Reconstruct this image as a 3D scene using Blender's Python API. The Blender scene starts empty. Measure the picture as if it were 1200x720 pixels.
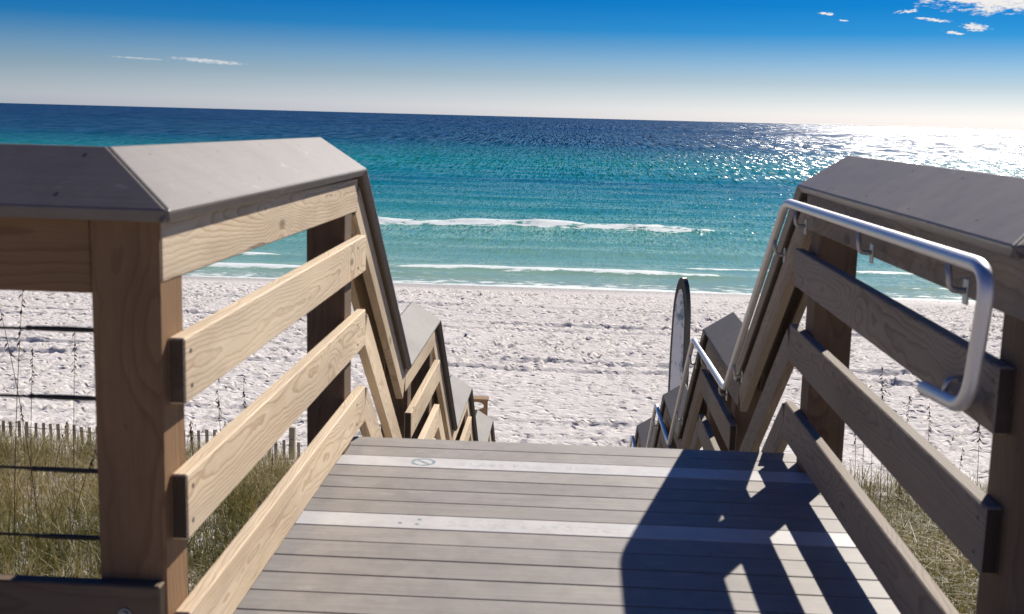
import bpy, bmesh, math, random
import numpy as np
from mathutils import Vector, Matrix, noise as mnoise
random.seed(7); rng = np.random.default_rng(7)
SC = bpy.context.scene
COL = SC.collection
R = math.radians

# ------------------------------------------------------------------ camera
FPX, PITCH, YAW, ROLL = 1367.74, R(9.2792), R(-2.6262), R(1.5116)
CAM = Vector((-.0473, 0, 1.3569))
fw = Vector((math.sin(YAW)*math.cos(PITCH), math.cos(YAW)*math.cos(PITCH), -math.sin(PITCH)))
rt = Vector((math.cos(YAW), -math.sin(YAW), 0)); up = rt.cross(fw)
rt2 = rt*math.cos(ROLL)+up*math.sin(ROLL); up2 = up*math.cos(ROLL)-rt*math.sin(ROLL)
cd = bpy.data.cameras.new('camera'); cam = bpy.data.objects.new('camera', cd); COL.objects.link(cam)
m = Matrix.Identity(4)
for i in range(3):
    m[i][0] = rt2[i]; m[i][1] = up2[i]; m[i][2] = -fw[i]; m[i][3] = CAM[i]
cam.matrix_world = m
cd.sensor_width = 36; cd.lens = FPX/1200*36; cd.clip_start = .05; cd.clip_end = 80000
cd.dof.use_dof = True; cd.dof.focus_distance = 15.0; cd.dof.aperture_fstop = 6.3
SC.camera = cam

# ------------------------------------------------------------------ node helpers
class NT:
    def __init__(s, tree): s.t = tree; s.n = tree.nodes; s.l = tree.links
    def new(s, typ, **kw):
        n = s.n.new(typ)
        for k, v in kw.items():
            if k.startswith('i_'):
                n.inputs[k[2:].replace('_', ' ')].default_value = v
            else: setattr(n, k, v)
        return n
    def link(s, a, b): s.l.new(a, b)
    def put(s, sock, v):
        if hasattr(v, 'is_output') or isinstance(v, bpy.types.NodeSocket): s.l.new(v, sock)
        else: sock.default_value = v
    def math(s, op, a, b=None, c=None, clamp=False):
        n = s.n.new('ShaderNodeMath'); n.operation = op; n.use_clamp = clamp
        s.put(n.inputs[0], a)
        if b is not None: s.put(n.inputs[1], b)
        if c is not None: s.put(n.inputs[2], c)
        return n.outputs[0]
    def vmath(s, op, a, b=None):
        n = s.n.new('ShaderNodeVectorMath'); n.operation = op
        s.put(n.inputs[0], a)
        if b is not None: s.put(n.inputs[1], b)
        return n.outputs['Value'] if op in ('LENGTH', 'DOT_PRODUCT') else n.outputs[0]
    def noise(s, vec, scale, detail=3, rough=.5, dist=0., out='Fac'):
        n = s.n.new('ShaderNodeTexNoise'); s.put(n.inputs['Vector'], vec)
        n.inputs['Scale'].default_value = scale; n.inputs['Detail'].default_value = detail
        n.inputs['Roughness'].default_value = rough; n.inputs['Distortion'].default_value = dist
        return n.outputs[out]
    def ramp(s, fac, stops, interp='LINEAR'):
        n = s.n.new('ShaderNodeValToRGB'); s.put(n.inputs[0], fac); cr = n.color_ramp; cr.interpolation = interp
        while len(cr.elements) < len(stops): cr.elements.new(.5)
        for e, (p, c) in zip(cr.elements, stops):
            e.position = p; e.color = (c, c, c, 1) if not hasattr(c, '__len__') else (*c, 1)
        return n.outputs[0]
    def mix(s, fac, a, b, mode='MIX'):
        n = s.n.new('ShaderNodeMix'); n.data_type = 'RGBA'; n.blend_type = mode
        s.put(n.inputs[0], fac)
        for sock, v in ((n.inputs[6], a), (n.inputs[7], b)):
            if isinstance(v, tuple) and len(v) == 3: v = (*v, 1)
            s.put(sock, v)
        return n.outputs[2]
    def smooth(s, x, a, b):
        n = s.n.new('ShaderNodeMapRange'); n.interpolation_type = 'SMOOTHSTEP'; s.put(n.inputs[0], x)
        n.inputs[1].default_value = a; n.inputs[2].default_value = b
        return n.outputs[0]
    def scale(s, vec, sc):
        n = s.n.new('ShaderNodeMapping'); s.put(n.inputs[0], vec); n.inputs['Scale'].default_value = sc
        return n.outputs[0]
    def sep(s, vec):
        n = s.n.new('ShaderNodeSeparateXYZ'); s.put(n.inputs[0], vec); return n.outputs
    def comb(s, x, y, z):
        n = s.n.new('ShaderNodeCombineXYZ')
        for i, v in enumerate((x, y, z)): s.put(n.inputs[i], v)
        return n.outputs[0]
    def bump(s, h, strength, dist, normal=None):
        n = s.n.new('ShaderNodeBump'); n.inputs['Strength'].default_value = strength; n.inputs['Distance'].default_value = dist
        s.put(n.inputs['Height'], h)
        if normal is not None: s.put(n.inputs['Normal'], normal)
        return n.outputs[0]

def material(name):
    mt = bpy.data.materials.new(name); mt.use_nodes = True; t = NT(mt.node_tree)
    return mt, t, mt.node_tree.nodes['Principled BSDF']

# ------------------------------------------------------------------ world and sun
SUN_AZ, SUN_EL = R(28.1), R(36.8)       # azimuth from +Y towards +X
w = bpy.data.worlds.new('World'); SC.world = w; w.use_nodes = True
t = NT(w.node_tree)
bg = w.node_tree.nodes['Background']
sky = t.new('ShaderNodeTexSky'); sky.sky_type = 'NISHITA'; sky.sun_disc = False
sky.sun_elevation = SUN_EL; sky.sun_rotation = SUN_AZ; sky.air_density = 1.0; sky.dust_density = .6; sky.ozone_density = 2.0
tc = t.new('ShaderNodeTexCoord'); dirv = tc.outputs['Generated']
sx, sy, sz = t.sep(dirv)
el = t.math('MULTIPLY', t.math('ARCSINE', sz), 57.2958)
az = t.math('MULTIPLY', t.math('ARCTAN2', sx, sy), 57.2958)
eln = t.math('DIVIDE', el, 12.0, clamp=True)
tint = t.ramp(eln, [(0, (.74, .90, 1.45)), (.0375, (.72, .87, 1.36)), (.0875, (.575, .72, 1.12)), (.154, (.40, .55, .87)), (.22, (.27, .46, .81)), (.285, (.14, .36, .73)), (.345, (.035, .28, .69)), (.45, (.008, .225, .62)), (1., (.005, .20, .56))])
skyc = t.mix(1.0, sky.outputs[0], tint, 'MULTIPLY')
# small clouds: their place in the sky is a direction (azimuth, elevation in degrees)
av = t.comb(az, t.math('MULTIPLY', el, 2.6), 0.)
n1 = t.noise(av, 1.1, 6, .62)
n2 = t.noise(av, 3.2, 4, .6)
n3 = t.noise(t.comb(t.math('MULTIPLY', az, .8), t.math('MULTIPLY', el, 2.6), 0.), 5.5, 5, .65)
def blob(a0, e0, ra, re, slope=0.):
    da = t.math('SUBTRACT', az, a0)
    de = t.math('SUBTRACT', t.math('SUBTRACT', el, e0), t.math('MULTIPLY', da, slope))
    d = t.math('ADD', t.math('POWER', t.math('ABSOLUTE', t.math('DIVIDE', da, ra)), 2.), t.math('POWER', t.math('ABSOLUTE', t.math('DIVIDE', de, re)), 2.))
    return t.math('SUBTRACT', 1., d)
def addc(b, amp, off, lo, hi, fine=0.):
    v = t.math('ADD', b, t.math('MULTIPLY', t.math('SUBTRACT', n1, off), amp))
    v = t.math('ADD', v, t.math('MULTIPLY', t.math('SUBTRACT', n2, .5), amp*.5))
    if fine: v = t.math('ADD', v, t.math('MULTIPLY', t.math('SUBTRACT', n3, .5), fine))
    return t.smooth(v, lo, hi)
c = addc(blob(19.9, 6.25, 5.0, 1.25), 2.2, .5, .0, .6, .9)
for b in ((18.15, 4.46, .72, .22, -.08), (17.35, 4.2, .5, .10, -.1), (16.4, 4.78, .9, .09, -.12), (15.2, 5.15, .7, .10, .1), (11.7, 5.05, .45, .09, -.1), (12.5, 4.75, .3, .05, -.1)):
    c = t.math('MAXIMUM', c, addc(blob(*b), 1.2, .52, .25, 1.0, 3.6))
cir = t.math('MULTIPLY', addc(blob(-17.2, 2.17, 2.0, .12, -.055), 1.2, .5, .0, 1.3, 2.2), .7)
c = t.math('MAXIMUM', c, cir)
cir = t.math('MULTIPLY', addc(blob(-20.4, 2.18, 1.5, .06, -.03), 1.2, .5, .1, 1.4, 2.4), .5)
c = t.math('MAXIMUM', c, cir)
skyc = t.mix(c, skyc, (8.9, 8.7, 8.4))
t.link(skyc, bg.inputs[0]); bg.inputs[1].default_value = .07

sl = bpy.data.lights.new('sun', 'SUN'); sun = bpy.data.objects.new('sun', sl); COL.objects.link(sun)
sl.energy = 4.9; sl.angle = R(.53); sl.color = (1, .93, .83)
sdir = Vector((math.sin(SUN_AZ)*math.cos(SUN_EL), math.cos(SUN_AZ)*math.cos(SUN_EL), math.sin(SUN_EL)))
sun.rotation_euler = sdir.to_track_quat('Z', 'Y').to_euler(); sun.location = sdir*60
vs = SC.view_settings
vs.view_transform = 'Standard'; vs.look = 'None'; vs.gamma = 1; vs.exposure = 0.5; vs.use_curve_mapping = False

# ------------------------------------------------------------------ materials
def wood_mat(name, light, dark, weather=0., grain=1.0):
    mt, t, b = material(name)
    tc = t.new('ShaderNodeTexCoord'); oi = t.new('ShaderNodeObjectInfo')
    off = t.vmath('ADD', tc.outputs['Object'], t.comb(t.math('MULTIPLY', oi.outputs['Random'], 37.), t.math('MULTIPLY', oi.outputs['Random'], 11.), t.math('MULTIPLY', oi.outputs['Random'], 5.)))
    # growth rings cut lengthwise: distance from a wandering pith
    wob = t.noise(t.scale(off, (.7, 1.8, 1.8)), 1.0, 2, .4, out='Color')
    wob = t.vmath('MULTIPLY', t.vmath('SUBTRACT', wob, (.5, .5, .5)), (0, .19, .19))
    wo2 = t.vmath('MULTIPLY', t.vmath('SUBTRACT', t.noise(t.scale(off, (7, 14, 14)), 1.0, 2, .5, out='Color'), (.5, .5, .5)), (0, .018, .018))
    o = t.vmath('ADD', t.vmath('ADD', t.scale(tc.outputs['Object'], (0, 1, 1)), wob), wo2)
    o = t.vmath('ADD', o, t.comb(0., t.math('ADD', .05, t.math('MULTIPLY', oi.outputs['Random'], .05)), t.math('MULTIPLY', t.math('SUBTRACT', oi.outputs['Random'], .5), .12)))
    kn = t.new('ShaderNodeTexVoronoi'); t.put(kn.inputs['Vector'], t.scale(off, (1.7, 4.2, 4.2))); kn.inputs['Scale'].default_value = 1.
    kd = kn.outputs['Distance']; knot = t.smooth(kd, .10, .05)
    r = t.math('ADD', t.vmath('LENGTH', o), t.math('MULTIPLY', t.smooth(kd, .42, .0), .05))
    ring = t.math('FRACT', t.math('MULTIPLY', r, 105.*grain))
    ring = t.ramp(ring, [(0, 0), (.62, .28), (.86, 1.), (.97, .85), (1, 0)], 'EASE')
    fib = t.noise(t.scale(off, (3, 160, 160)), 1., 4, .6)
    big = t.noise(t.scale(off, (1.2, 6, 6)), 1., 3, .5)
    f = t.math('ADD', t.math('MULTIPLY', ring, t.math('ADD', .22, t.math('MULTIPLY', big, .62))), t.math('MULTIPLY', t.math('SUBTRACT', fib, .35), .75), clamp=True)
    f = t.math('ADD', f, t.math('MULTIPLY', t.math('SUBTRACT', big, .5), .5), clamp=True)
    col = t.mix(f, light, dark)
    col = t.mix(t.math('MULTIPLY', knot, .75), col, (dark[0]*.35, dark[1]*.3, dark[2]*.25))
    if weather:
        wn = t.noise(t.scale(off, (1.5, 9, 9)), 1., 5, .6)
        col = t.mix(t.math('MULTIPLY', t.smooth(wn, .3, .7), weather), col, (.24, .225, .215))
    # short drying cracks and dark stains that run with the grain
    cr = t.noise(t.scale(off, (2.5, 55, 55)), 1., 2, .5)
    col = t.mix(t.math('MULTIPLY', t.smooth(cr, .70, .78), .6), col, (.10, .07, .05))
    geo = t.new('ShaderNodeNewGeometry'); vt = t.new('ShaderNodeVectorTransform'); vt.vector_type = 'NORMAL'; vt.convert_from = 'WORLD'; vt.convert_to = 'OBJECT'
    t.link(geo.outputs['True Normal'], vt.inputs[0]); endg = t.smooth(t.math('ABSOLUTE', t.sep(vt.outputs[0])[0]), .8, .95)
    col = t.mix(t.math('MULTIPLY', endg, .92), col, (.028, .016, .010))     # end grain, darkened further: shade on the cut ends put into the colour
    st = t.noise(t.scale(off, (.8, 3, 3)), 1., 6, .65)
    col = t.mix(t.math('MULTIPLY', t.smooth(st, .46, .70), .5), col, (dark[0]*.75, dark[1]*.8, dark[2]*.95))      # grey weather stains
    chk = t.noise(t.scale(off, (26, 3.0, 3.0)), 1., 3, .6)
    col = t.mix(t.math('MULTIPLY', t.smooth(chk, .735, .77), .55), col, (.12, .085, .06))      # saw nicks across the board
    hsv = t.new('ShaderNodeHueSaturation'); t.put(hsv.inputs['Color'], col)
    t.put(hsv.inputs['Value'], t.math('ADD', .88, t.math('MULTIPLY', oi.outputs['Random'], .22)))
    t.put(b.inputs['Base Color'], hsv.outputs[0]); b.inputs['Roughness'].default_value = .72
    b.inputs['Specular IOR Level'].default_value = .25
    h = t.math('ADD', t.math('MULTIPLY', ring, -.5), t.math('MULTIPLY', fib, .6))
    h = t.math('SUBTRACT', h, t.smooth(cr, .70, .78))
    t.put(b.inputs['Normal'], t.bump(h, .55, .0016))
    return mt
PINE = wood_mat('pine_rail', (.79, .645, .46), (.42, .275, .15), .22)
PINE_SHADE = wood_mat('pine_shade', (.34, .285, .225), (.15, .11, .08), .38)  # weathered rail pine, its colour darkened to carry the shade
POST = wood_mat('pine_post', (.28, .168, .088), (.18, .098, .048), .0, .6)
POST_SHADE = wood_mat('post_shade', (.17, .115, .07), (.10, .06, .035), .15, .6)  # same post wood, darker: the shade on it is painted into the colour

def composite_mat(name, c0, c1, rough=.55, streak=1.):
    mt, t, b = material(name)
    tc = t.new('ShaderNodeTexCoord'); oi = t.new('ShaderNodeObjectInfo')
    off = t.vmath('ADD', tc.outputs['Object'], t.comb(t.math('MULTIPLY', oi.outputs['Random'], 31.), t.math('MULTIPLY', oi.outputs['Random'], 17.), 0.))
    g = t.noise(t.scale(off, (2.5, 90, 90)), 1., 4, .6)
    p = t.noise(off, 3.2, 5, .6); sp = t.noise(off, 240., 2, .5); mot = t.noise(off, 11., 6, .7)
    f = t.math('ADD', t.math('MULTIPLY', g, .55*streak), t.math('MULTIPLY', p, .45), clamp=True)
    col = t.mix(t.smooth(f, .25, .75), c0, c1)
    col = t.mix(t.math('MULTIPLY', t.smooth(mot, .42, .66), .27), col, (c0[0]*.62, c0[1]*.6, c0[2]*.6))      # grime worked into the grain
    scf = t.noise(t.scale(off, (9, 40, 40)), 1., 4, .7)
    col = t.mix(t.math('MULTIPLY', t.smooth(scf, .735, .80), .7), col, (.62, .60, .57))      # pale scuffs
    # sand dusted and scuffed patches, small dark specks
    dust = t.noise(t.scale(off, (5, 14, 14)), 1., 6, .68)
    col = t.mix(t.math('MULTIPLY', t.smooth(dust, .60, .76), .38), col, (.56, .53, .49))
    col = t.mix(t.math('MULTIPLY', t.smooth(sp, .72, .80), .45), col, (.10, .085, .07))
    hsv = t.new('ShaderNodeHueSaturation'); t.put(hsv.inputs['Color'], col)
    t.put(hsv.inputs['Value'], t.math('ADD', .91, t.math('MULTIPLY', oi.outputs['Random'], .18)))
    t.put(b.inputs['Base Color'], hsv.outputs[0])
    t.put(b.inputs['Roughness'], t.math('ADD', rough-.1, t.math('MULTIPLY', p, .2)))
    b.inputs['Specular IOR Level'].default_value = .35
    t.put(b.inputs['Normal'], t.bump(t.math('ADD', t.math('MULTIPLY', g, .6), t.math('MULTIPLY', sp, .4)), .35, .0012))
    return mt
DECK = composite_mat('composite_deck', (.235, .213, .196), (.33, .302, .278))
STRIP = composite_mat('pale_message_plank', (.52, .505, .50), (.60, .585, .575), .45, .5)
CAPM_OLD = composite_mat('weathered_cap', (.115, .102, .092), (.16, .142, .13), .6, .5)
CAPM = composite_mat('composite_cap', (.175, .152, .138), (.225, .198, .182), .5, .35)

def plain(name, col, rough=.5, metal=0., nscale=20., var=.15, bump=.0):
    mt, t, b = material(name)
    tc = t.new('ShaderNodeTexCoord'); n = t.noise(tc.outputs['Object'], nscale, 4, .6)
    t.put(b.inputs['Base Color'], t.mix(n, tuple(x*(1-var) for x in col), tuple(min(1, x*(1+var)) for x in col)))
    t.put(b.inputs['Roughness'], t.math('ADD', rough-.08, t.math('MULTIPLY', n, .16))); b.inputs['Metallic'].default_value = metal
    if bump: t.put(b.inputs['Normal'], t.bump(n, .4, bump))
    return mt
ALU = plain('brushed_aluminium', (.74, .74, .76), .50, .85, 60., .08)
BRACK = plain('cast_aluminium', (.50, .50, .51), .45, .9, 60., .1)
STEEL = plain('dark_cable', (.035, .032, .03), .45, .4, 80., .3)
SCREW = plain('screw_head', (.10, .09, .085), .5, .6)
BOLTM = plain('galvanised_bolt', (.35, .36, .38), .45, .9)
BLACKRIM = plain('black_rim', (.016, .015, .015), .35, 0, 6., .3)
FENCEM = plain('weathered_slat', (.34, .29, .21), .85, 0, 9., .35, .002)
BROWNWOOD = wood_mat('brown_timber', (.36, .22, .11), (.24, .135, .06), .1)

def letter_mat():
    mt, t, b = material('worn_lettering')
    geo = t.new('ShaderNodeNewGeometry'); n = t.noise(geo.outputs['Position'], 42., 3, .6); n2 = t.noise(geo.outputs['Position'], 6., 2)
    f = t.smooth(t.math('ADD', n, t.math('MULTIPLY', n2, .5)), .72, 1.0)
    t.put(b.inputs['Base Color'], t.mix(f, (.55, .538, .532), (.33, .40, .41))); b.inputs['Roughness'].default_value = .5
    return mt
LETTER = letter_mat()
def symbol_mat():
    mt, t, b = material('worn_symbol')
    geo = t.new('ShaderNodeNewGeometry'); n = t.noise(geo.outputs['Position'], 60., 3, .6)
    t.put(b.inputs['Base Color'], t.mix(t.smooth(n, .35, .62), (.36, .40, .42), (.12, .21, .26))); b.inputs['Roughness'].default_value = .5
    return mt
SYMBOL = symbol_mat()
def board_face_mat():
    mt, t, b = material('printed_board_face')
    tc = t.new('ShaderNodeTexCoord'); n = t.noise(t.scale(tc.outputs['Object'], (2, 2, 1.2)), 2.6, 5, .65)
    t.put(b.inputs['Base Color'], t.ramp(n, [(.33, (.04, .09, .14)), (.42, (.22, .30, .36)), (.48, (.62, .63, .66)), (.8, (.74, .73, .73))])); b.inputs['Roughness'].default_value = .35
    return mt
BOARDFACE = board_face_mat()

# ------------------------------------------------------------------ object helpers
def tag(o, label, cat, group=None):
    o['label'] = label; o['category'] = cat
    if group: o['group'] = group
    return o
def thing(name, loc, label, cat, group=None):
    o = bpy.data.objects.new(name, None); COL.objects.link(o); o.location = loc; o.empty_display_size = .1
    return tag(o, label, cat, group)
def link(name, me, mat, parent=None, world=None):
    if mat is not None and not me.materials: me.materials.append(mat)
    o = bpy.data.objects.new(name, me); COL.objects.link(o)
    wm = world if world is not None else Matrix.Identity(4)
    if parent is not None:
        o.parent = parent
        pw = parent_world(parent)
        o.matrix_local = pw.inverted() @ wm
    else: o.matrix_local = wm
    return o
def parent_world(p):
    mw = p.matrix_local.copy() if p.type != 'EMPTY' else Matrix.Translation(p.location)
    if p.parent is not None: mw = parent_world(p.parent) @ mw
    return mw
_box = {}
def box_mesh(L, wd, th, mat, bev=.004):
    key = (round(L, 4), round(wd, 4), round(th, 4), mat.name, bev)
    if key in _box: return _box[key]
    bm = bmesh.new(); bmesh.ops.create_cube(bm, size=1)
    for v in bm.verts: v.co = Vector((v.co.x*L, v.co.y*th, v.co.z*wd))
    if bev: bmesh.ops.bevel(bm, geom=bm.edges[:], offset=min(bev, th*.3), segments=1, affect='EDGES', profile=.5)
    me = bpy.data.meshes.new('box'); bm.to_mesh(me); bm.free(); me.materials.append(mat); _box[key] = me
    return me
def beam(name, p0, p1, wdir, wd, th, mat, parent, bev=.004):
    """board from p0 to p1 (centre line); wd is its size along wdir, th across"""
    p0, p1 = Vector(p0), Vector(p1); x = (p1-p0); L = x.length; x.normalize()
    z = Vector(wdir); z = (z-x*z.dot(x)).normalized(); y = z.cross(x)
    mw = Matrix(((x.x, y.x, z.x, 0), (x.y, y.y, z.y, 0), (x.z, y.z, z.z, 0), (0, 0, 0, 1)))
    mw.translation = (p0+p1)/2
    return link(name, box_mesh(L, wd, th, mat, bev), mat, parent, mw)
def slab(name, quad, th, mat, parent, bev=.007):
    """quad: inner0, inner1, outer1, outer0 on the top face; local x runs along the inner edge"""
    q = [Vector(p) for p in quad]
    pn = (q[1]-q[0]).cross(q[2]-q[1]); q[3].z = q[0].z-((q[3].x-q[0].x)*pn.x+(q[3].y-q[0].y)*pn.y)/pn.z      # flat board
    x = (q[1]-q[0]).normalized(); n = (q[1]-q[0]).cross(q[3]-q[0]).normalized()
    if n.z < 0: n = -n
    y = n.cross(x); c = sum(q, Vector())/4
    mw = Matrix(((x.x, y.x, n.x, c.x), (x.y, y.y, n.y, c.y), (x.z, y.z, n.z, c.z), (0, 0, 0, 1))); inv = mw.inverted()
    bm = bmesh.new(); tv = [bm.verts.new(inv@p) for p in q]; bv = [bm.verts.new(inv@(p-n*th)) for p in q]
    bm.faces.new(tv); bm.faces.new(bv[::-1])
    for i in range(4): bm.faces.new((tv[i], bv[i], bv[(i+1) % 4], tv[(i+1) % 4]))
    bmesh.ops.recalc_face_normals(bm, faces=bm.faces[:])
    bmesh.ops.bevel(bm, geom=bm.edges[:], offset=bev, segments=2, affect='EDGES', profile=.5)
    me = bpy.data.meshes.new(name); bm.to_mesh(me); bm.free()
    return link(name, me, mat, parent, mw), mw
def tube_mesh(pts, r, n=14, cap=True, radii=None):
    pts = [Vector(p) for p in pts]; bm = bmesh.new(); rings = []
    tan = [(pts[min(i+1, len(pts)-1)]-pts[max(i-1, 0)]).normalized() for i in range(len(pts))]
    a = Vector((1, 0, 0)) if abs(tan[0].x) < .8 else Vector((0, 0, 1)); u = (a-tan[0]*a.dot(tan[0])).normalized()
    for i, (p, tt) in enumerate(zip(pts, tan)):
        u = (u-tt*u.dot(tt)).normalized(); v = tt.cross(u); rr = radii[i] if radii else r
        rings.append([bm.verts.new(p+(u*math.cos(k*2*math.pi/n)+v*math.sin(k*2*math.pi/n))*rr) for k in range(n)])
    for a, b in zip(rings, rings[1:]):
        for k in range(n):
            f = bm.faces.new((a[k], a[(k+1) % n], b[(k+1) % n], b[k])); f.smooth = True
    if cap: bm.faces.new(rings[0][::-1]); bm.faces.new(rings[-1])
    me = bpy.data.meshes.new('tube'); bm.to_mesh(me); bm.free(); return me
def fillet(pts, r, seg=7):
    pts = [Vector(p) for p in pts]; out = [pts[0]]
    for i in range(1, len(pts)-1):
        a, b, c = pts[i-1], pts[i], pts[i+1]; d0 = (a-b); d1 = (c-b); rr = min(r, d0.length*.45, d1.length*.45)
        p0 = b+d0.normalized()*rr; p1 = b+d1.normalized()*rr
        for k in range(seg+1):
            s = k/seg; out.append(p0*(1-s)**2+b*2*s*(1-s)+p1*s*s)
    return out+[pts[-1]]
def tube(name, pts, r, mat, parent, n=14, radii=None):
    base = Vector(pts[0]); me = tube_mesh([Vector(p)-base for p in pts], r, n, True, radii)
    return link(name, me, mat, parent, Matrix.Translation(base))
def disc(name, c, nrm, r, th, mat, parent):
    me = tube_mesh([(0, 0, 0), Vector((0, 0, th))], r, 10)
    q = Vector(nrm).to_track_quat('Z', 'Y').to_matrix().to_4x4(); q.translation = Vector(c)
    return link(name, me, mat, parent, q)
def mesh_np(name, co, faces, mat, smooth=True):
    me = bpy.data.meshes.new(name); nv, nf, k = len(co), len(faces), faces.shape[1]
    me.vertices.add(nv); me.vertices.foreach_set('co', co.astype(np.float32).ravel())
    me.loops.add(nf*k); me.loops.foreach_set('vertex_index', faces.astype(np.int32).ravel())
    me.polygons.add(nf); me.polygons.foreach_set('loop_start', np.arange(0, nf*k, k, dtype=np.int32))
    me.polygons.foreach_set('loop_total', np.full(nf, k, dtype=np.int32))
    me.polygons.foreach_set('use_smooth', np.full(nf, smooth))
    me.update(calc_edges=True); me.materials.append(mat); return me
def grid_faces(nx, ny):
    i = np.arange(nx*ny).reshape(ny, nx)
    return np.stack([i[:-1, :-1], i[:-1, 1:], i[1:, 1:], i[1:, :-1]], -1).reshape(-1, 4)
def vnoise(x, y, seed=0):
    """smooth value noise on arrays"""
    r = np.random.default_rng(seed); tab = r.random((256, 256))
    xi, yi = np.floor(x).astype(int), np.floor(y).astype(int); fx, fy = x-xi, y-yi
    fx = fx*fx*(3-2*fx); fy = fy*fy*(3-2*fy); g = lambda a, b: tab[a % 256, b % 256]
    return (g(xi, yi)*(1-fx)+g(xi+1, yi)*fx)*(1-fy)+(g(xi, yi+1)*(1-fx)+g(xi+1, yi+1)*fx)*fy
def fbm(x, y, seed=0, oct=4):
    s = 0; a = .5
    for k in range(oct): s = s+a*(vnoise(x*2**k, y*2**k, seed+k)-.5); a *= .5
    return s*2
def sstep(a, b, x): q = np.clip((x-a)/(b-a), 0, 1); return q*q*(3-2*q)

# ------------------------------------------------------------------ the beach and dune ground
CORR = np.array([(-60, 5.5), (-30, 4.6), (-14, 2.2), (-5, -.8), (0, -1.05), (4, -1.2), (6.2, -1.75), (7.7, -2.0), (9, -2.8), (10.5, -3.05), (12, -3.95), (14, -4.2), (17, -4.5), (22, -4.62), (38, -4.86), (46, -5.38), (60, -6.2), (110, -9), (400, -14)])  # high ridge behind the camera is unseen, added to block low sky light
FLNK = np.array([(-60, 5.5), (-30, 4.6), (-14, 2.2), (-5, -.5), (0, -.9), (5, -1.25), (7, -1.6), (10, -2.2), (14, -2.95), (15.5, -3.3), (18, -4.1), (21, -4.5), (24, -4.64), (38, -4.86), (46, -5.38), (60, -6.2), (110, -9), (400, -14)])  # flanks share the added ridge behind the camera
def ground(x, y, fine=True):
    bl = sstep(1.3, 2.7, np.abs(x))
    z = np.interp(y, CORR[:, 0], CORR[:, 1])*(1-bl)+np.interp(y, FLNK[:, 0], FLNK[:, 1])*bl
    dune = sstep(19, 12, y)
    z = z+dune*bl*.28*fbm(x*.35+3, y*.35, 11)
    z = z+sstep(12, 20, y)*sstep(46, 40, y)*.10*fbm(x*.12, y*.2, 21)
    return z
xs = np.concatenate([-np.geomspace(900, 21, 26), np.arange(-20.3, 22, .085), np.geomspace(22.5, 900, 26)])
ys = np.concatenate([np.linspace(-60, -2, 24), np.arange(-1, 15, .2), np.arange(15.1, 48, .085), np.arange(48.4, 62, .5), np.geomspace(64, 420, 14)])
X, Y = np.meshgrid(xs, ys); Z = ground(X, Y)
# trampled sand: overlapping footprints with pushed-up rims, and two pairs of vehicle tracks
fine = (np.abs(X) < 22)*sstep(15, 19, Y)*sstep(45.5, 42, Y)
H = np.zeros_like(X)
ix0 = 26; iy0 = 24+80; step = .085; nfx = len(np.arange(-20.3, 22, .085)); nfy = len(np.arange(15.1, 48, .085))
NF = 20000
fx = rng.uniform(-20.3, 21.9, NF); fy = 16+28*rng.random(NF)**1.15; fa = rng.uniform(0, math.pi, NF)
fl = rng.uniform(.10, .20, NF); fwd = fl*rng.uniform(.45, .8, NF); fd = rng.uniform(.02, .075, NF)
fd *= .45+.85*vnoise(fx*.22, fy*.3, 5)
for k in range(NF):
    ci = int((fx[k]+20.3)/step)+ix0; cj = int((fy[k]-15.1)/step)+iy0
    a0, a1, b0, b1 = max(ci-6, ix0), min(ci+7, ix0+nfx), max(cj-6, iy0), min(cj+7, iy0+nfy)
    if a1 <= a0 or b1 <= b0: continue
    dx = X[b0:b1, a0:a1]-fx[k]; dy = Y[b0:b1, a0:a1]-fy[k]; c, s = math.cos(fa[k]), math.sin(fa[k])
    q = np.sqrt(((dx*c+dy*s)/fl[k])**2+((-dx*s+dy*c)/fwd[k])**2)
    H[b0:b1, a0:a1] += fd[k]*(-1.0*np.exp(-(q*1.25)**4)+.55*np.exp(-((q-1.15)/.32)**2))
for (ty, amp, wd, ph) in ((29.15, .075, .14, 1), (27.85, .06, .13, 2), (34.9, .06, .15, 3), (33.75, .05, .14, 4), (22.7, .045, .12, 5), (21.5, .04, .12, 6), (38.2, .035, .16, 7)):
    yc = ty+.35*fbm(X*.08, X*0+ph, 31)+.10*fbm(X*.9, X*0+ph, 37)
    am = amp*np.clip(.15+1.2*(vnoise(X*.35, X*0+ph*3.3, 41))*(.4+vnoise(X*1.9, X*0+ph, 43)), 0, 1.3)
    H += am*(np.exp(-((Y-yc)/wd)**2)-.9*np.exp(-((Y-yc+wd*1.9)/wd)**2))
H += .014*fbm(X*1.9, Y*1.9, 51, 3)+.016*fbm(X*.7, Y*1.1, 57, 2)
Z = Z+H*fine
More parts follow.
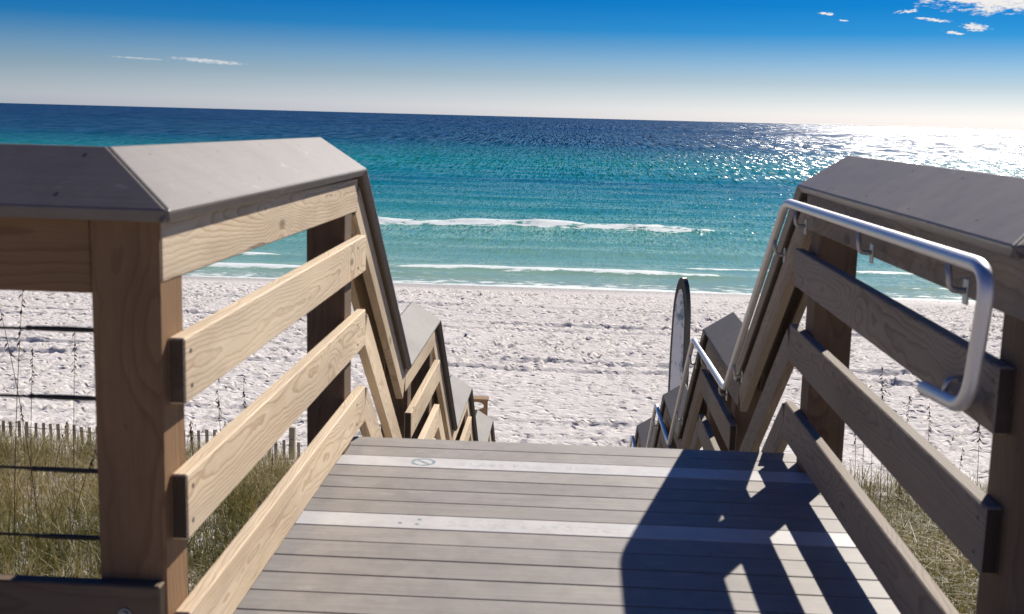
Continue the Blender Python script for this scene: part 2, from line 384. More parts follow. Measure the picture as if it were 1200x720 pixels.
def sand_mat():
    mt, t, b = material('white_quartz_sand')
    geo = t.new('ShaderNodeNewGeometry'); p = geo.outputs['Position']; px, py, pz = t.sep(p)
    n = t.noise(p, .5, 5, .6); n2 = t.noise(p, 14., 4, .6); n3 = t.noise(p, 160., 2, .5)
    col = t.mix(n, (.535, .50, .485), (.61, .58, .57))
    col = t.mix(t.math('MULTIPLY', t.smooth(n2, .55, .75), .22), col, (.42, .375, .34))
    # wet belt at the swash, dead grass litter on the dune
    wet = t.smooth(t.math('ADD', py, t.math('MULTIPLY', t.noise(t.scale(p, (.12, .4, 1)), 1., 3), 3.)), 45.6, 47.2)
    col = t.mix(t.math('MULTIPLY', wet, .6), col, (.36, .33, .29))
    lit = t.math('MULTIPLY', t.smooth(py, 16.5, 12.5), t.smooth(t.noise(p, 1.3, 5, .65), .34, .54))
    col = t.mix(t.math('MULTIPLY', lit, .75), col, (.12, .095, .055))
    t.put(b.inputs['Base Color'], col); t.put(b.inputs['Roughness'], t.math('SUBTRACT', .95, t.math('MULTIPLY', wet, .5)))
    b.inputs['Specular IOR Level'].default_value = .1
    rp = t.noise(t.scale(p, (3.2, 5.5, 3)), 1., 4, .62)
    pv = t.new('ShaderNodeTexVoronoi'); t.put(pv.inputs['Vector'], t.vmath('ADD', t.scale(p, (4.2, 6.0, 0)), t.vmath('MULTIPLY', t.noise(p, 2.2, 2, .5, out='Color'), (1.2, 1.2, 0)))); pv.inputs['Scale'].default_value = 1.; pv.inputs['Randomness'].default_value = 1.
    pit = t.math('MULTIPLY', t.smooth(pv.outputs['Distance'], .42, .12), t.smooth(t.noise(p, .9, 3, .6), .30, .52))
    hh = t.math('SUBTRACT', t.math('ADD', t.math('MULTIPLY', n2, .5), t.math('MULTIPLY', rp, 1.3)), t.math('MULTIPLY', pit, 1.1))
    t.put(b.inputs['Normal'], t.bump(hh, .62, .05))
    return mt
SANDM = sand_mat()
sand = link('beach_sand', mesh_np('beach_sand', np.stack([X, Y, Z], -1).reshape(-1, 3), grid_faces(len(xs), len(ys)), SANDM), SANDM)
sand['kind'] = 'structure'

# ------------------------------------------------------------------ the sea
SEA = -5.4
xs = np.concatenate([-np.geomspace(40000, 46, 60), np.arange(-45, 45.1, .33), np.geomspace(46, 40000, 60)])
ys = np.concatenate([np.arange(43.5, 100, .22), np.arange(100, 260, 1.2), np.geomspace(262, 42000, 70)])
X, Y = np.meshgrid(xs, ys)
near = sstep(300, 120, Y)
env = np.clip(.72+.6*fbm(X*.09, X*0, 61)+.25*fbm(X*.5, X*0, 62), .3, 1.15)*sstep(11.5, 6.5, X)+.16+.25*sstep(-4, -16, X)
yb = 72.3+1.3*fbm(X*.06, X*0, 63)+.25*fbm(X*.6, X*0, 64)
d = Y-yb
brk = .46*env*np.where(d > 0, np.exp(-(d/2.8)**2), np.exp(-(d/1.15)**2))+.06*fbm(X*1.3, Y*1.6, 69, 3)*np.exp(-((d+.4)/1.2)**2)
Z = brk+.05*near*np.sin((Y+2.5*fbm(X*.03, Y*.02, 66))*2*math.pi/9.5)*sstep(50, 70, Y)+.16*near*fbm(X*.09, Y*.28, 67, 3)*sstep(47, 60, Y)
foam = np.zeros_like(X)
solid = env > .3
foam = np.maximum(foam, np.where(d < .25, np.exp(-np.clip(-d-.9, 0, 9)/1.3), np.exp(-(d/.3)**2))*np.clip((env-.28)*2.6, 0, 1)*(.75+.5*fbm(X*.8, Y*1.2, 71, 3)))
foam = np.maximum(foam, .55*np.exp(-((Y-yb+5.5)/2.2)**2)*np.clip(fbm(X*.12, Y*.3, 77)+.35, 0, 1))
for (y0, amp, sd, wd) in ((51.3, .16, 81, .7), (49.2, .13, 83, .6), (54.2, .10, 85, .7), (59.5, .10, 87, .9), (64.5, .1, 88, .9)):
    yc = y0+1.0*fbm(X*.07, X*0, sd)+.25*fbm(X*.5, X*0, sd+1); e = np.clip(.46+1.6*fbm(X*.10+sd, X*0, sd+2), 0, 1)
    dd = Y-yc; Z += amp*e*np.where(dd > 0, np.exp(-(dd/(wd*2))**2), np.exp(-(dd/wd)**2))
    if y0 < 56: foam = np.maximum(foam, e*1.1*np.where(dd > 0, np.exp(-(dd/.25)**2), np.exp(dd/.8)))
ysw = 46.6+.8*fbm(X*.09, X*0, 91)+.25*fbm(X*.7, X*0, 92)
foam = np.maximum(foam, .95*np.exp(-((Y-ysw)/.7)**2)); foam = np.maximum(foam, .52*sstep(51., 47.0, Y))
Z = Z+SEA
def sea_mat():
    mt, t, b = material('gulf_water')
    geo = t.new('ShaderNodeNewGeometry'); p = geo.outputs['Position']; px, py, pz = t.sep(p)
    wv = t.noise(t.scale(p, (.012, .035, 0)), 1., 4, .6)
    d = t.math('MULTIPLY', py, t.math('ADD', .80, t.math('MULTIPLY', wv, .40)))
    lg = t.math('DIVIDE', t.math('LOGARITHM', t.math('DIVIDE', t.math('MAXIMUM', d, 45.), 45.), math.e), math.log(1000/45))
    L = lambda m: math.log(m/45)/math.log(1000/45)
    base = t.ramp(lg, [(L(46), (.40, .43, .31)), (L(50), (.27, .40, .27)), (L(58), (.165, .355, .26)), (L(70), (.10, .32, .25)), (L(84), (.036, .24, .205)), (L(112), (.008, .175, .165)),
                       (L(123), (.005, .115, .125)), (L(133), (.004, .16, .155)), (L(175), (.003, .205, .17)), (L(225), (.001, .135, .135)), (L(320), (.001, .045, .085)), (L(900), (.0015, .021, .054))])
    pn = t.noise(t.scale(p, (.06, .2, 0)), 1., 4, .6)
    base = t.mix(t.math('MULTIPLY', t.smooth(pn, .45, .75), .35), base, t.mix(1., base, (.55, .66, .8), 'MULTIPLY'))
    at = t.new('ShaderNodeAttribute'); at.attribute_name = 'foam'; fo = at.outputs['Fac']
    fn = t.noise(t.scale(p, (1.1, 2.2, 1.5)), 1., 6, .68); fn2 = t.noise(t.scale(p, (.5, 3.5, 1)), 1., 4, .6)
    fm = t.math('ADD', fo, t.math('MULTIPLY', t.math('SUBTRACT', t.math('ADD', t.math('MULTIPLY', fn, .7), t.math('MULTIPLY', fn2, .3)), .5), 2.0))
    fm = t.math('MULTIPLY', t.smooth(fm, .48, .72), t.smooth(fo, .05, .25))
    b.inputs['Base Color'].default_value = (0, 0, 0, 1)
    t.put(b.inputs['Base Color'], t.mix(fm, base, t.mix(t.noise(p, 2.6, 5, .7), (.50, .60, .60), (.90, .91, .91))))
    t.put(b.inputs['Roughness'], t.math('ADD', t.math('ADD', .16, t.math('MULTIPLY', t.smooth(py, 50., 220.), .05)), t.math('MULTIPLY', fm, .5)))
    b.inputs['IOR'].default_value = 1.33; b.inputs['Specular IOR Level'].default_value = .36
    # facets of the chop, from ripples to swell: slopes straight from vector noise so that they hold at any distance
    def slope(sc, det, amp, r=.6):
        c = t.noise(t.scale(p, sc), 1., det, r, out='Color')
        return t.vmath('MULTIPLY', t.vmath('SUBTRACT', c, (.5, .5, .5)), (amp[0], amp[1], 0))
    s = t.vmath('ADD', slope((2.4, 3.4, 1), 3, (.42, .52)), slope((.34, .8, 1), 2, (.22, .34)))
    far = t.smooth(py, 60., 300.)
    # wave faces turned to the shore hide their lee sides more and more towards the horizon
    s = t.vmath('ADD', s, t.comb(0., t.math('MULTIPLY', far, -.15), 0.))
    # separate facets of the chop that flash in the sun: wider apart on the long offshore waves
    def facets(sc, amp, w_):
        v = t.new('ShaderNodeTexVoronoi'); t.put(v.inputs['Vector'], t.scale(p, sc)); v.inputs['Scale'].default_value = 1.; v.voronoi_dimensions = '2D'
        q = t.vmath('MULTIPLY', t.vmath('SUBTRACT', v.outputs['Color'], (.5, .5, .5)), (amp[0], amp[1], 0))
        k = t.new('ShaderNodeVectorMath'); k.operation = 'SCALE'; t.link(q, k.inputs[0]); t.link(w_, k.inputs['Scale']); return k.outputs[0]
    one = lambda a, b: t.smooth(py, a, b)
    s = t.vmath('ADD', s, facets((13., 1.6, 1), (.58, .52), t.math('MULTIPLY', one(47., 70.), one(150., 110.))))
    s = t.vmath('ADD', s, facets((7., .36, 1), (.64, .76), t.math('MULTIPLY', one(110., 150.), one(330., 230.))))
    s = t.vmath('ADD', s, facets((4., .1, 1), (.62, .95), t.math('MULTIPLY', one(230., 330.), one(900., 600.))))
    s = t.vmath('ADD', s, facets((1.7, .022, 1), (.60, .95), one(600., 900.)))
    kf = t.new('ShaderNodeVectorMath'); kf.operation = 'SCALE'; t.link(s, kf.inputs[0]); t.link(t.math('SUBTRACT', 1., fm), kf.inputs['Scale']); s = kf.outputs[0]
    nrm = t.vmath('NORMALIZE', t.vmath('ADD', geo.outputs['Normal'], s))
    t.put(b.inputs['Normal'], nrm)
    return mt
SEAM = sea_mat()
me = mesh_np('sea', np.stack([X, Y, Z], -1).reshape(-1, 3), grid_faces(len(xs), len(ys)), SEAM)
fa_ = me.attributes.new('foam', 'FLOAT', 'POINT'); fa_.data.foreach_set('value', foam.astype(np.float32).ravel())
sea = link('sea', me, SEAM); sea['kind'] = 'structure'

# ------------------------------------------------------------------ boardwalk: levels
A_IN, RUN = .869, .198
LV = [(2.40, 4.767, 0.), (6.22, 7.67, -1.132), (9.05, 10.456, -2.249), (11.90, 13.80, -3.434)]   # landing: y0, y1, deck level
FOOT = (15.25, -4.50)
ORD = ['top', 'second', 'third', 'lowest']
def gz(x, y): return float(ground(np.array([x]), np.array([y]))[0])

# deck planks
PW = .136
def plank(y1, x0, x1, z, mat, parent, y0=None):
    w_ = PW-.005
    return beam('plank', (x0, y1-PW/2, z-.0125), (x1, y1-PW/2, z-.0125), (0, 1, 0), w_, .025, mat, parent, .002)
deck = thing('boardwalk_deck', (0, 2.4, -.1), 'grey composite plank deck with pale lettered planks at the head of the stairs', 'deck')
msg = []
for k in range(46):
    y1 = LV[0][1]-k*PW
    wide = y1 < 2.42
    mat = STRIP if k in (2, 7, 18, 23, 28) else DECK
    hw = 2.62 if wide else 1.07
    j = random.uniform(-.006, .006)
    o = plank(y1, -hw+j, hw+j, 0. if mat is STRIP else random.uniform(-.0012, .0), mat, deck)
    if mat is STRIP: o['label'] = 'pale grey plank with worn lettering'; msg.append((o, y1))
for x in (-1.03, 0, 1.03):
    beam('joist', (x, -1.5, -.12), (x, 4.74, -.12), (0, 0, 1), .19, .04, PINE_SHADE, deck)
beam('rim_joist', (-1.06, 4.742, -.125), (1.06, 4.742, -.125), (0, 0, 1), .19, .038, PINE_SHADE, deck)
for y in (-1.5, 2.3): beam('rim_joist', (-2.6, y, -.125), (2.6, y, -.125), (0, 0, 1), .19, .038, PINE_SHADE, deck)

def text(body, x, y, size, parent, mat, sp=1.25):
    cu = bpy.data.curves.new('lettering', 'FONT'); cu.body = body; cu.size = size; cu.space_character = sp; cu.extrude = 0.
    tmp = bpy.data.objects.new('lettering_curve', cu); COL.objects.link(tmp)
    me = bpy.data.meshes.new_from_object(tmp.evaluated_get(bpy.context.evaluated_depsgraph_get()))
    bpy.data.objects.remove(tmp); me.materials.clear()
    o = link('lettering', me, mat, parent, Matrix.Translation((x, y, .0005))); o['kind'] = 'stuff'; return o
(p1, y1), (p2, y2) = msg[0], msg[1]
text('GLASS PROHIBITED', -.455, y1-.092, .058, p1, LETTER)
text('DUNES & PROTECTED AREA', -.425, y2-.092, .058, p2, LETTER)
def ring_symbol(cx, cy, r, th, parent):
    bm = bmesh.new(); n = 40
    a = [bm.verts.new((math.cos(i*2*math.pi/n)*r, math.sin(i*2*math.pi/n)*r, 0)) for i in range(n)]
    b = [bm.verts.new((math.cos(i*2*math.pi/n)*(r-th), math.sin(i*2*math.pi/n)*(r-th), 0)) for i in range(n)]
    for i in range(n): bm.faces.new((a[i], a[(i+1) % n], b[(i+1) % n], b[i]))
    c, s = math.cos(R(135)), math.sin(R(135)); h = th*.42; q = r-th*.5
    bm.faces.new([bm.verts.new((c*u*q-s*v*h, s*u*q+c*v*h, .0003)) for u, v in ((-1, -1), (1, -1), (1, 1), (-1, 1))])
    bmesh.ops.recalc_face_normals(bm, faces=bm.faces[:])
    me = bpy.data.meshes.new('symbol'); bm.to_mesh(me); bm.free()
    return link('symbol', me, SYMBOL, parent, Matrix.Translation((cx, cy, .0005)))
ring_symbol(-.585, y1-.064, .048, .011, p1)
for dx, dy in ((-.575, -.085), (-.515, -.045), (-.518, -.09)):
    disc('symbol_remnant', (dx, y2+dy, -.0006), (0, 0, 1), .0075, .0012, SYMBOL, p2)

for i in (1, 2, 3):
    y0, y1_, z = LV[i]
    d_ = thing('boardwalk_landing', (0, y0, z-.1), '%s landing of grey composite planks down the beach stairs' % ORD[i], 'landing', None)
    n = int(round((y1_-y0)/PW)); 
    for k in range(n): plank(y1_-k*PW, -1.06, 1.06, z, DECK, d_)
    for x in (-1.03, 0, 1.03): beam('joist', (x, y0+.02, z-.12), (x, y1_-.04, z-.12), (0, 0, 1), .18, .04, PINE_SHADE, d_)
    for y in (y0+.0, y1_-.02): beam('rim_joist', (-1.05, y, z-.125), (1.05, y, z-.125), (0, 0, 1), .185, .036, PINE_SHADE, d_)
FL = []
for i in range(4):
    y0, z0 = LV[i][1], LV[i][2]
    y1_, z1 = (LV[i+1][0], LV[i+1][2]) if i < 3 else FOOT
    FL.append((y0, z0, y1_, z1))
    st = thing('timber_stair', (0, y0, z1), '%s flight of timber steps on the way down to the sand' % ORD[i], 'stairs')
    n = 6; run = (y1_-y0)/n; rise = (z0-z1)/n
    for k in range(1, n):
        for q in (0, 1):
            yy = y0+run*(k-1)+.005+q*.122
            beam('tread', (-.90, yy+.058, z0-rise*k-.0125), (.90, yy+.058, z0-rise*k-.0125), (0, 1, 0), .116, .025, DECK, st, .002)
    for x in (-.88, 0, .88):
        beam('stringer', (x, y0+.01, z0-rise-.15), (x, y1_-.01, z1-.13), (0, 0, 1), .20, .038, PINE_SHADE, st)

# ------------------------------------------------------------------ railings
CT = .036
def post(x, y, ztop, parent, mat=POST):
    zb = min(gz(x, y), ztop-1.3)-.35
    return beam('post', (x, y, zb), (x, y, ztop), (1, 0, 0), .15, .15, mat, parent, .006)
def screws(mw, L, parent, n, first=.08):
    for k in range(n):
        u = -L/2+first+(L-.08-first)*k/max(1, n-1)
        for v in (-.075, .075):
            c = mw @ Vector((u+random.uniform(-.02, .02), v+random.uniform(-.012, .012), -.0008))
            disc('screw', c, mw.to_3x3() @ Vector((0, 0, 1)), .0048, .0012, SCREW, parent)
def landing_rail(s, i, label):
    y0, y1_, z = LV[i]; mat = PINE if s < 0 else PINE_SHADE
    tz = [(.7115, .86), (.399, .551), (.072, .225)]
    if i == 0:
        if s < 0: cap = [(-A_IN, 2.375, 1.145), (-A_IN, 4.753, 1.129), (-1.067, 4.753, 1.256), (-1.067, 2.554, 1.262)]
        else: cap = [(A_IN, 2.445, 1.118), (A_IN, 4.772, 1.113), (1.067, 4.772, 1.240), (1.067, 2.62, 1.236)]
        ra, rb, pys = 2.465, 4.75, (2.499, 4.561)
    else:
        cap = [(s*A_IN, y0, z+1.129), (s*A_IN, y1_, z+1.129), (s*1.067, y1_, z+1.256), (s*1.067, y0, z+1.256)]
        ra, rb, pys = y0+.01, y1_-.004, (y0+.20, y1_-.20)
    t_ = thing('timber_railing', (s*.95, (y0+y1_)/2, z), label, 'railing')
    o, mw = slab('cap_board', cap, CT, CAPM if i == 0 else CAPM_OLD, t_)
    screws(mw, (Vector(cap[1])-Vector(cap[0])).length, t_, 5 if i == 0 else 3, .30 if i == 0 else .08)
    ztop = 1.105 if s < 0 else 1.085
    rs = ra-.03 if i == 0 else ra
    dz = 0 if s < 0 else -.012
    beam('rail_board', (s*.930, rs, z+.975+.068+dz+(.010 if i == 0 and s < 0 else 0)), (s*.930, rb, z+.955+.068+dz), (0, 0, 1), .136 if s < 0 else .14, .042, mat, t_)
    beam('rail_board', (s*1.052, ra+.06, z+1.12+dz), (s*1.052, rb, z+1.115+dz), (0, 0, 1), .15, .036, mat, t_)
    for zb, zt in tz:
        e = random.uniform(-.006, .006)
        beam('rail_board', (s*.8925, ra+e, z+(zb+zt)/2), (s*.8925, rb+e, z+(zb+zt)/2), (0, 0, 1), zt-zb, .0385, mat, t_)
    for y in pys:
        post(s*.987, y, z+ztop+(.028 if i == 0 and y < 3 else 0), t_, POST if i == 0 and y < 3 and s < 0 else POST_SHADE)
    for y in pys:
        for zb, zt in tz:
            for q in (-.04, .04):
                disc('screw', (s*.8732, y+random.uniform(-.01, .01), z+(zb+zt)/2+q), (-s, 0, 0), .0055, .0012, SCREW, t_)
    return t_
def flight_rail(s, i, label):
    y0, z0, y1_, z1 = FL[i]; mat = PINE if s < 0 else PINE_SHADE
    ya = 4.753 if (i == 0 and s < 0) else 4.772 if i == 0 else y0
    if i == 0: ci, co = (1.129, 1.256) if s < 0 else (1.113, 1.240)
    else: ci, co = 1.129, 1.256
    t_ = thing('timber_stair_railing', (s*.95, (y0+y1_)/2, z1), label, 'railing')
    ya += .002
    cap = [(s*A_IN, ya, z0+ci), (s*A_IN, y1_-.002, z1+1.127), (s*1.067, y1_-.002, z1+1.254), (s*1.067, ya, z0+co)]
    slab('cap_board', cap, CT, CAPM if i == 0 else CAPM_OLD, t_)
    k = (z1-z0)/(y1_-y0)
    def sl(name, x, zt, wv, th, a=ya, b=y1_-.02, lift=0):
        zc = zt-wv/2
        w_ = wv*math.cos(math.atan(k))
        beam(name, (x, a, z0+zc+k*(a-y0)), (x, b, z0+zc+k*(b-y0)), (0, 0, 1), w_, th, mat, t_)
    yy = 4.76 if i == 0 else y0+.006
    sl('rail_board', s*.930, 1.085, .182, .038, yy)
    sl('rail_board', s*1.048, 1.19, .19, .038, yy)
    sl('rail_board', s*.8925, .55, .175, .038, yy)
    sl('rail_board', s*.8925, .235, .175, .038, yy)
    ym = (y0+y1_)/2
    if i == 3: post(s*.987, y1_-.12, z1+1.05, t_, POST_SHADE)
    return t_
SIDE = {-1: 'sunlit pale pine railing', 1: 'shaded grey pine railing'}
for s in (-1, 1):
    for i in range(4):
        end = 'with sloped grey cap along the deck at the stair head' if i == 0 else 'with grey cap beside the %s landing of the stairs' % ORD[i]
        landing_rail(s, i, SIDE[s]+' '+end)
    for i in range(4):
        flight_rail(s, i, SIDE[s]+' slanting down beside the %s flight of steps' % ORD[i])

# side railings of the platform: left one with cables
def side_rail(s):
    t_ = thing('cable_railing', (s*1.8, 2.45, 0), ('cable railing turning off the sunlit' if s < 0 else 'cable railing turning off the shaded')+' side at the corner post', 'railing')
    yi, zi, yo, zo = (2.375, 1.145, 2.554, 1.2708) if s < 0 else (2.445, 1.118, 2.62, 1.2446)
    cap = [(s*(A_IN+.0015), yi-.001, zi), (s*2.62, yi, zi+.004), (s*2.62, yo, zo+.0036), (s*1.0685, yo-.001, zo)]
    o, mw = slab('cap_board', cap, CT, CAPM, t_)
    screws(mw, 1.5, t_, 4)
    yf = 2.424 if s < 0 else 2.45
    zt = 0 if s < 0 else -.02
    beam('rail_board', (s*1.064, yf+.033, 1.046+zt), (s*2.5, yf+.033, 1.046+zt), (0, 0, 1), .178, .038, POST, t_)
    beam('rail_board', (s*.914, yf-.020, .243), (s*2.62, yf-.020, .243), (0, 0, 1), .15, .038, POST_SHADE, t_)
    disc('bolt', (s*.992, yf-.0385, .252), (0, -1, 0), .015, .004, BOLTM, t_)
    disc('bolt', (s*.992, yf-.0425, .252), (0, -1, 0), .009, .006, BOLTM, t_)
    yc = yf+.075
    for z in (.865, .709, .54, .381):
        sag = random.uniform(-.006, .002)
        pts = [(s*(1.055+1.5*k/10), yc, z+sag*math.sin(math.pi*k/10)) for k in range(11)]
        tube('cable', pts, .0034, STEEL, t_, 8)
        x0 = 1.075; L = .165
        prof = [(0, .0034), (.004, .0062), (.016, .0062), (.018, .005), (.022, .0058), (L*.5, .0066), (L-.02, .0058), (L-.012, .0045), (L-.008, .0062), (L, .0062), (L+.004, .0034)]
        tube('tensioner', [(s*(x0+a), yc, z-.0005) for a, r in prof], .006, STEEL, t_, 10, [r for a, r in prof])
    post(s*2.55, yc, 1.1, t_)
    return t_
side_rail(-1); side_rail(1)

# handrail
hr = thing('handrail', (.8, 2.36, 0), 'bent silver aluminium handrail following the shaded railing down the stairs', 'handrail')
HX = .826
path = [(HX, 2.80, .735), (HX, 2.495, .758), (HX, 2.435, 1.072), (HX, 4.75, 1.045), (HX, 6.17, -.06), (HX, 7.80, -.095), (HX, 9.15, -1.22), (HX, 10.58, -1.24), (HX, 12.0, -2.42), (HX, 13.85, -2.44), (HX, 15.2, -3.45)]
tube('pipe', fillet(path, .085, 9), .0172, ALU, hr, 18)
def bracket(y, z, tilt=0.):
    bx = .872
    tube('bracket', fillet([(bx, y, z-.08), (HX+.008, y, z-.08), (HX, y, z-.012)], .03, 5), .0075, BRACK, hr, 10)
    beam('bracket_plate', (bx-.001, y, z-.112), (bx-.001, y, z-.052), (0, 1, 0), .032, .006, BRACK, hr, .002)
def zpath(y):
    for a, b in zip(path[2:], path[3:]):
        if a[1] <= y <= b[1]: return a[2]+(b[2]-a[2])*(y-a[1])/(b[1]-a[1])
    return path[2][2]
for y in (2.70, 3.55, 4.55, 4.95, 5.9, 6.4, 7.3, 7.95, 8.65, 9.2, 10.2, 10.8, 11.6, 12.2, 13.4, 14.2):
    bxz = zpath(y)
    bracket(y, bxz)
tube('bracket', fillet([(.872, 2.66, .79), (HX+.01, 2.66, .79), (HX, 2.66, .75)], .025, 5), .0075, BRACK, hr, 10)

# ------------------------------------------------------------------ surfboard-shaped board by the foot of the stairs
def outline(wd, h):
    pts = [(wd/2*(.80+.20*math.sin(math.pi*min(1, a*1.15))), h*a) for a in [k*.72/10 for k in range(11)]]
    w0 = pts[-1][0]
    pts += [(w0*math.cos(q), h*(.72+.28*math.sin(q))) for q in [math.pi/2*k/16 for k in range(1, 17)]]
    pts[-1] = (0., h)
    return pts+[(-x, z) for x, z in reversed(pts[:-1])]
def prism(name, ol, y0, y1, mat, parent, mw, smooth=False):
    bm = bmesh.new(); a = [bm.verts.new((x, y0, z)) for x, z in ol]; b = [bm.verts.new((x, y1, z)) for x, z in ol]
    bm.faces.new(a); bm.faces.new(b[::-1]); n = len(ol)
    for i in range(n): bm.faces.new((a[i], b[i], b[(i+1) % n], a[(i+1) % n]))
    bmesh.ops.recalc_face_normals(bm, faces=bm.faces[:])
    me = bpy.data.meshes.new(name); bm.to_mesh(me); bm.free(); return link(name, me, mat, parent, mw)
SBY = 18.0; SBX = 1.77; g = gz(SBX, SBY)
sb = thing('surfboard_sign', (SBX, SBY, g), 'tall black-rimmed surfboard-shaped board standing on the sand by the stairs', 'sign')
mw = Matrix.Translation((SBX, SBY, g-.1)) @ Matrix.Rotation(R(-50), 4, 'Z')
mw = Matrix.Translation((SBX, SBY, -3.75)) @ Matrix.Rotation(R(-50), 4, 'Z')
h_ = -1.03+3.75
prism('rim', outline(.35, h_), -.045, .045, BLACKRIM, sb, mw)
inner = [(x*.72, .16+z*(h_-.34)/h_) for x, z in outline(.35, h_)]
prism('printed_face', inner, -.052, -.040, BOARDFACE, sb, mw)
beam('support_post', mw @ Vector((0, .09, g+3.75-.4)), mw @ Vector((0, .09, 1.6)), (1, 0, 0), .09, .09, POST, sb)

# timber bin stand with an oval opening
TX, TY = -1.55, 20.0; g = gz(TX, TY); top = -3.565
tb = thing('timber_stand', (TX, TY, g), 'small brown timber stand with oval opening on the sand beyond the stairs', 'stand')
def holed(name, wd, z0, z1, zc, ra, rb, mw, parent):
    bm = bmesh.new(); n = 32; hol = []; out = []
    for i in range(n):
        a = 2*math.pi*i/n; c, s = math.cos(a), math.sin(a); hol.append((ra*c, zc+rb*s))
        k = min((wd/2)/max(abs(c), 1e-6), ((z1-zc) if s > 0 else (zc-z0))/max(abs(s), 1e-6)); out.append((k*c, zc+k*s))
    V = {}
    for nm, ring in (('h', hol), ('o', out)):
        for y in (-.02, .02): V[nm, y] = [bm.verts.new((x, y, z)) for x, z in ring]
    for i in range(n):
        j = (i+1) % n
        bm.faces.new((V['o', -.02][i], V['o', -.02][j], V['h', -.02][j], V['h', -.02][i]))
        bm.faces.new((V['o', .02][i], V['h', .02][i], V['h', .02][j], V['o', .02][j]))
        bm.faces.new((V['h', -.02][i], V['h', -.02][j], V['h', .02][j], V['h', .02][i]))
        bm.faces.new((V['o', -.02][j], V['o', -.02][i], V['o', .02][i], V['o', .02][j]))
    bmesh.ops.recalc_face_normals(bm, faces=bm.faces[:])
    me = bpy.data.meshes.new(name); bm.to_mesh(me); bm.free(); return link(name, me, BROWNWOOD, parent, mw)
H_ = top-g
mwT = Matrix.Translation((TX, TY, g))
holed('front_panel', .40, .55, H_-.042, H_-.135, .135, .072, mwT, tb)
beam('top_board', (TX-.21, TY+.06, top-.02), (TX+.21, TY+.06, top-.02), (0, 1, 0), .26, .04, BROWNWOOD, tb)
for q in (-.172, .172):
    beam('leg', (TX+q, TY+.065, g-.2), (TX+q, TY+.065, top-.042), (1, 0, 0), .05, .08, BROWNWOOD, tb)

# ------------------------------------------------------------------ sand fence
fn = thing('sand_fence', (-6, 14.2, gz(-6, 14.2)), 'low half-buried slatted sand fence along the dune foot', 'fence')
fp0, fp1 = Vector((-10.6, 13.75)), Vector((-3.45, 14.6)); L = (fp1-fp0).length; n = int(L/.098); tops = []
for k in range(n+1):
    u = k/n; p = fp0.lerp(fp1, u); z = gz(p.x, p.y); hgt = .25+.04*math.sin(k*.13)+random.uniform(-.012, .012)
    lean = random.uniform(-.012, .012)
    beam('slat', (p.x, p.y, z-.12), (p.x+lean, p.y+random.uniform(-.01, .01), z+hgt), (1, .12, 0), .04*random.uniform(.85, 1.1), .010, FENCEM, fn, .0015)
    tops.append((p.x, p.y-.008, z+hgt-.07))
tube('wire', tops[::2], .003, STEEL, fn, 6)
for u in (.02, .36, .68, .985):
    p = fp0.lerp(fp1, u); z = gz(p.x, p.y); beam('fence_post', (p.x, p.y+.05, z-.3), (p.x+.01, p.y+.05, z+.42), (1, 0, 0), .075, .075, FENCEM, fn)

# ------------------------------------------------------------------ dune grass and sea oats
def grass_mat():
    mt, t, b = material('dune_grass_blades')
    at = t.new('ShaderNodeAttribute'); at.attribute_name = 'tone'
    col = t.ramp(at.outputs['Fac'], [(0, (.055, .075, .018)), (.3, (.10, .105, .026)), (.55, (.19, .155, .04)), (.8, (.30, .23, .085)), (1, (.42, .35, .20))])
    t.put(b.inputs['Base Color'], col); b.inputs['Roughness'].default_value = .5
    tr = t.new('ShaderNodeBsdfTranslucent'); t.put(tr.inputs[0], col); mx = t.new('ShaderNodeMixShader'); mx.inputs[0].default_value = .35
    out = mt.node_tree.nodes['Material Output']
    t.link(b.outputs[0], mx.inputs[1]); t.link(tr.outputs[0], mx.inputs[2]); t.link(mx.outputs[0], out.inputs[0])
    return mt
GRASS = grass_mat()
def blades(px, py, hgt, lean, wid, tone):
    n = len(px); pz = ground(px, py)-.02; az_ = rng.uniform(0, 2*math.pi, n)
    dx, dy = np.cos(az_), np.sin(az_); S = 4; co = np.zeros((n, S*2, 3))
    fz = rng.uniform(0, 2*math.pi, n); wx, wy = np.cos(fz), np.sin(fz)
    for k in range(S):
        u = k/(S-1); out = lean*hgt*u**2.2; zz = hgt*(u-.45*np.clip(lean, 0, 1.2)*u**3); ww = wid*(1-u)**.7*.5+.0004
        cx, cy = px+dx*out, py+dy*out
        co[:, 2*k] = np.stack([cx-wx*ww, cy-wy*ww, pz+zz], -1); co[:, 2*k+1] = np.stack([cx+wx*ww, cy+wy*ww, pz+zz], -1)
    b0 = (np.arange(n)*S*2)[:, None]; f = np.concatenate([b0+np.array([2*k, 2*k+1, 2*k+3, 2*k+2]) for k in range(S-1)], 0)
    return co.reshape(-1, 3), f, np.repeat(tone, S*2)
N = 180000
sd = rng.choice([-1, 1], N); px = sd*(1.45+9.5*rng.random(N)**1.3); py = rng.uniform(3.2, 15.4, N)
den = np.clip(1.15+2.2*fbm(px*.6+9, py*.6, 101, 3), 0, 1)*sstep(14.2, 11.8, py)*sstep(1.4, 1.9, np.abs(px))+.05
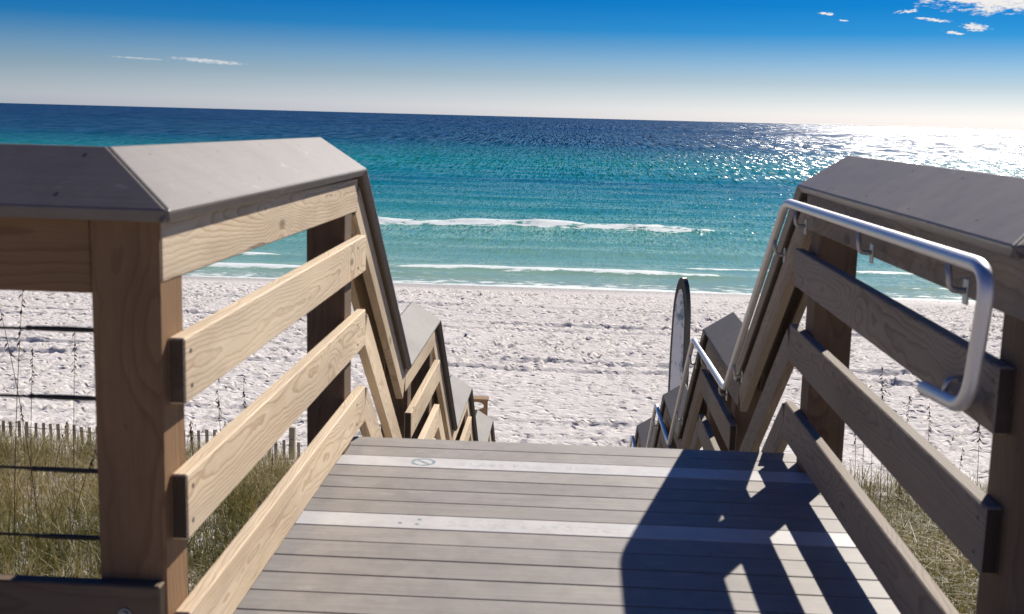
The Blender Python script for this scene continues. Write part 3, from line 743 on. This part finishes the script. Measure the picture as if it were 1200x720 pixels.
# clumps
tuft = rng.normal(0, .06, (N, 2)); gx = np.round(px/.33)*.33; gy = np.round(py/.33)*.33
hx = gx+.2*np.sin(gx*37.1+gy*11.7)+tuft[:, 0]; hy = gy+.2*np.sin(gx*17.3-gy*29.9)+tuft[:, 1]
mixm = rng.random(N) < .7; px = np.where(mixm, hx, px); py = np.where(mixm, hy, py)
keep = (rng.random(N) < den) & (np.abs(px) > 1.35); px, py = px[keep], py[keep]; n = len(px)
far = sstep(9, 14, py)
hgt = rng.uniform(.18, .58, n)*(1-.3*far); tone = np.clip(rng.beta(2, 2.0, n)*.85+.6*fbm(px*.6, py*.6, 105, 2)+.17, 0, 1)
co, f, tn = blades(px, py, hgt, rng.uniform(.1, 1.4, n), rng.uniform(.004, .009, n), tone)
me = mesh_np('dune_grass', co, f, GRASS, False); a = me.attributes.new('tone', 'FLOAT', 'POINT'); a.data.foreach_set('value', tn.astype(np.float32))
gr = link('dune_grass', me, GRASS); gr['kind'] = 'stuff'; gr['label'] = 'olive and straw coloured dune grass on both sides of the stairs'; gr['category'] = 'grass'

OATM = plain('sea_oat_stem', (.115, .065, .035), .7, 0, 12., .3)
HEADM = plain('sea_oat_seed', (.20, .13, .06), .8, 0, 30., .3)
def sea_oat(x, y, h, lx, ly, label, head=True, r=.0035):
    g = gz(x, y); o = thing('sea_oat', (x, y, g), label, 'plant', 'sea oat stalks on the dune')
    pts = [(x+lx*u**1.6, y+ly*u**1.6, g-.03+h*u) for u in [k/8 for k in range(9)]]
    tube('stem', pts, r, OATM, o, 6, [r*(1-.55*k/8) for k in range(9)])
    if head:
        bm = bmesh.new()
        for k in range(12):
            u = .80+.2*k/11; c = Vector((x+lx*u**1.6-x, y+ly*u**1.6-y, -.03+h*u)); a = random.uniform(0, 6.28); d = Vector((math.cos(a)*.03, math.sin(a)*.03, -.02))
            sdv = Vector((-d.y, d.x, 0)).normalized()*.009
            q = [bm.verts.new(c), bm.verts.new(c+d*.5+sdv+Vector((0, 0, -.006))), bm.verts.new(c+d+Vector((0, 0, -.014))), bm.verts.new(c+d*.5-sdv+Vector((0, 0, -.006)))]
            bm.faces.new(q)
        me = bpy.data.meshes.new('seed_head'); bm.to_mesh(me); bm.free(); link('seed_head', me, HEADM, o, Matrix.Translation((x, y, g)))
def ray_at(u, v, yy):
    a, b = u-600, v-360; xx = a*math.cos(ROLL)+b*math.sin(ROLL); yv = -a*math.sin(ROLL)+b*math.cos(ROLL)
    d = fw+rt*xx/FPX-up*yv/FPX; k = yy/d.y; return CAM+d*k
def oat_px(u0, v0, u1, v1, yy, **kw):
    p = ray_at(u0, v0, yy); q = ray_at(u1, v1, yy); g = gz(p.x, p.y)
    sea_oat(p.x, yy, max(.3, q.z-g), q.x-p.x, random.uniform(-.05, .05), kw.pop('label'), **kw)
LB = 'thin sea oat stalk standing in the dune grass behind the cable railing'
for (a, b, c, d, y) in ((17, 640, 25, 332, 6.9), (46, 600, 0, 342, 7.2), (88, 620, 88, 385, 8.5), (37, 600, 39, 400, 9.), (82, 630, 115, 520, 7.6), (60, 560, 78, 490, 10.), (30, 560, 22, 470, 11.)):
    oat_px(a, b, c, d, y, label=LB)
LB = 'thin sea oat stalk seen between the sunlit rails'
for (a, b, c, d, y) in ((262, 560, 256, 452, 8.6), (287, 560, 284, 440, 9.4), (228, 560, 222, 490, 9.), (270, 560, 262, 490, 10.), (318, 540, 322, 470, 11.)):
    oat_px(a, b, c, d, y, label=LB)
LB = 'thin sea oat stalk seen between the shaded rails'
for (a, b, c, d, y) in ((1010, 580, 1014, 442, 11.), (1032, 600, 1033, 425, 10.), (1055, 560, 1066, 460, 11.5), (1087, 570, 1092, 470, 10.), (1145, 600, 1148, 480, 9.), (1003, 570, 1002, 490, 12.), (1020, 580, 1022, 500, 12.), (1120, 580, 1128, 520, 11.), (1042, 580, 1038, 510, 12.)):
    oat_px(a, b, c, d, y, label=LB)
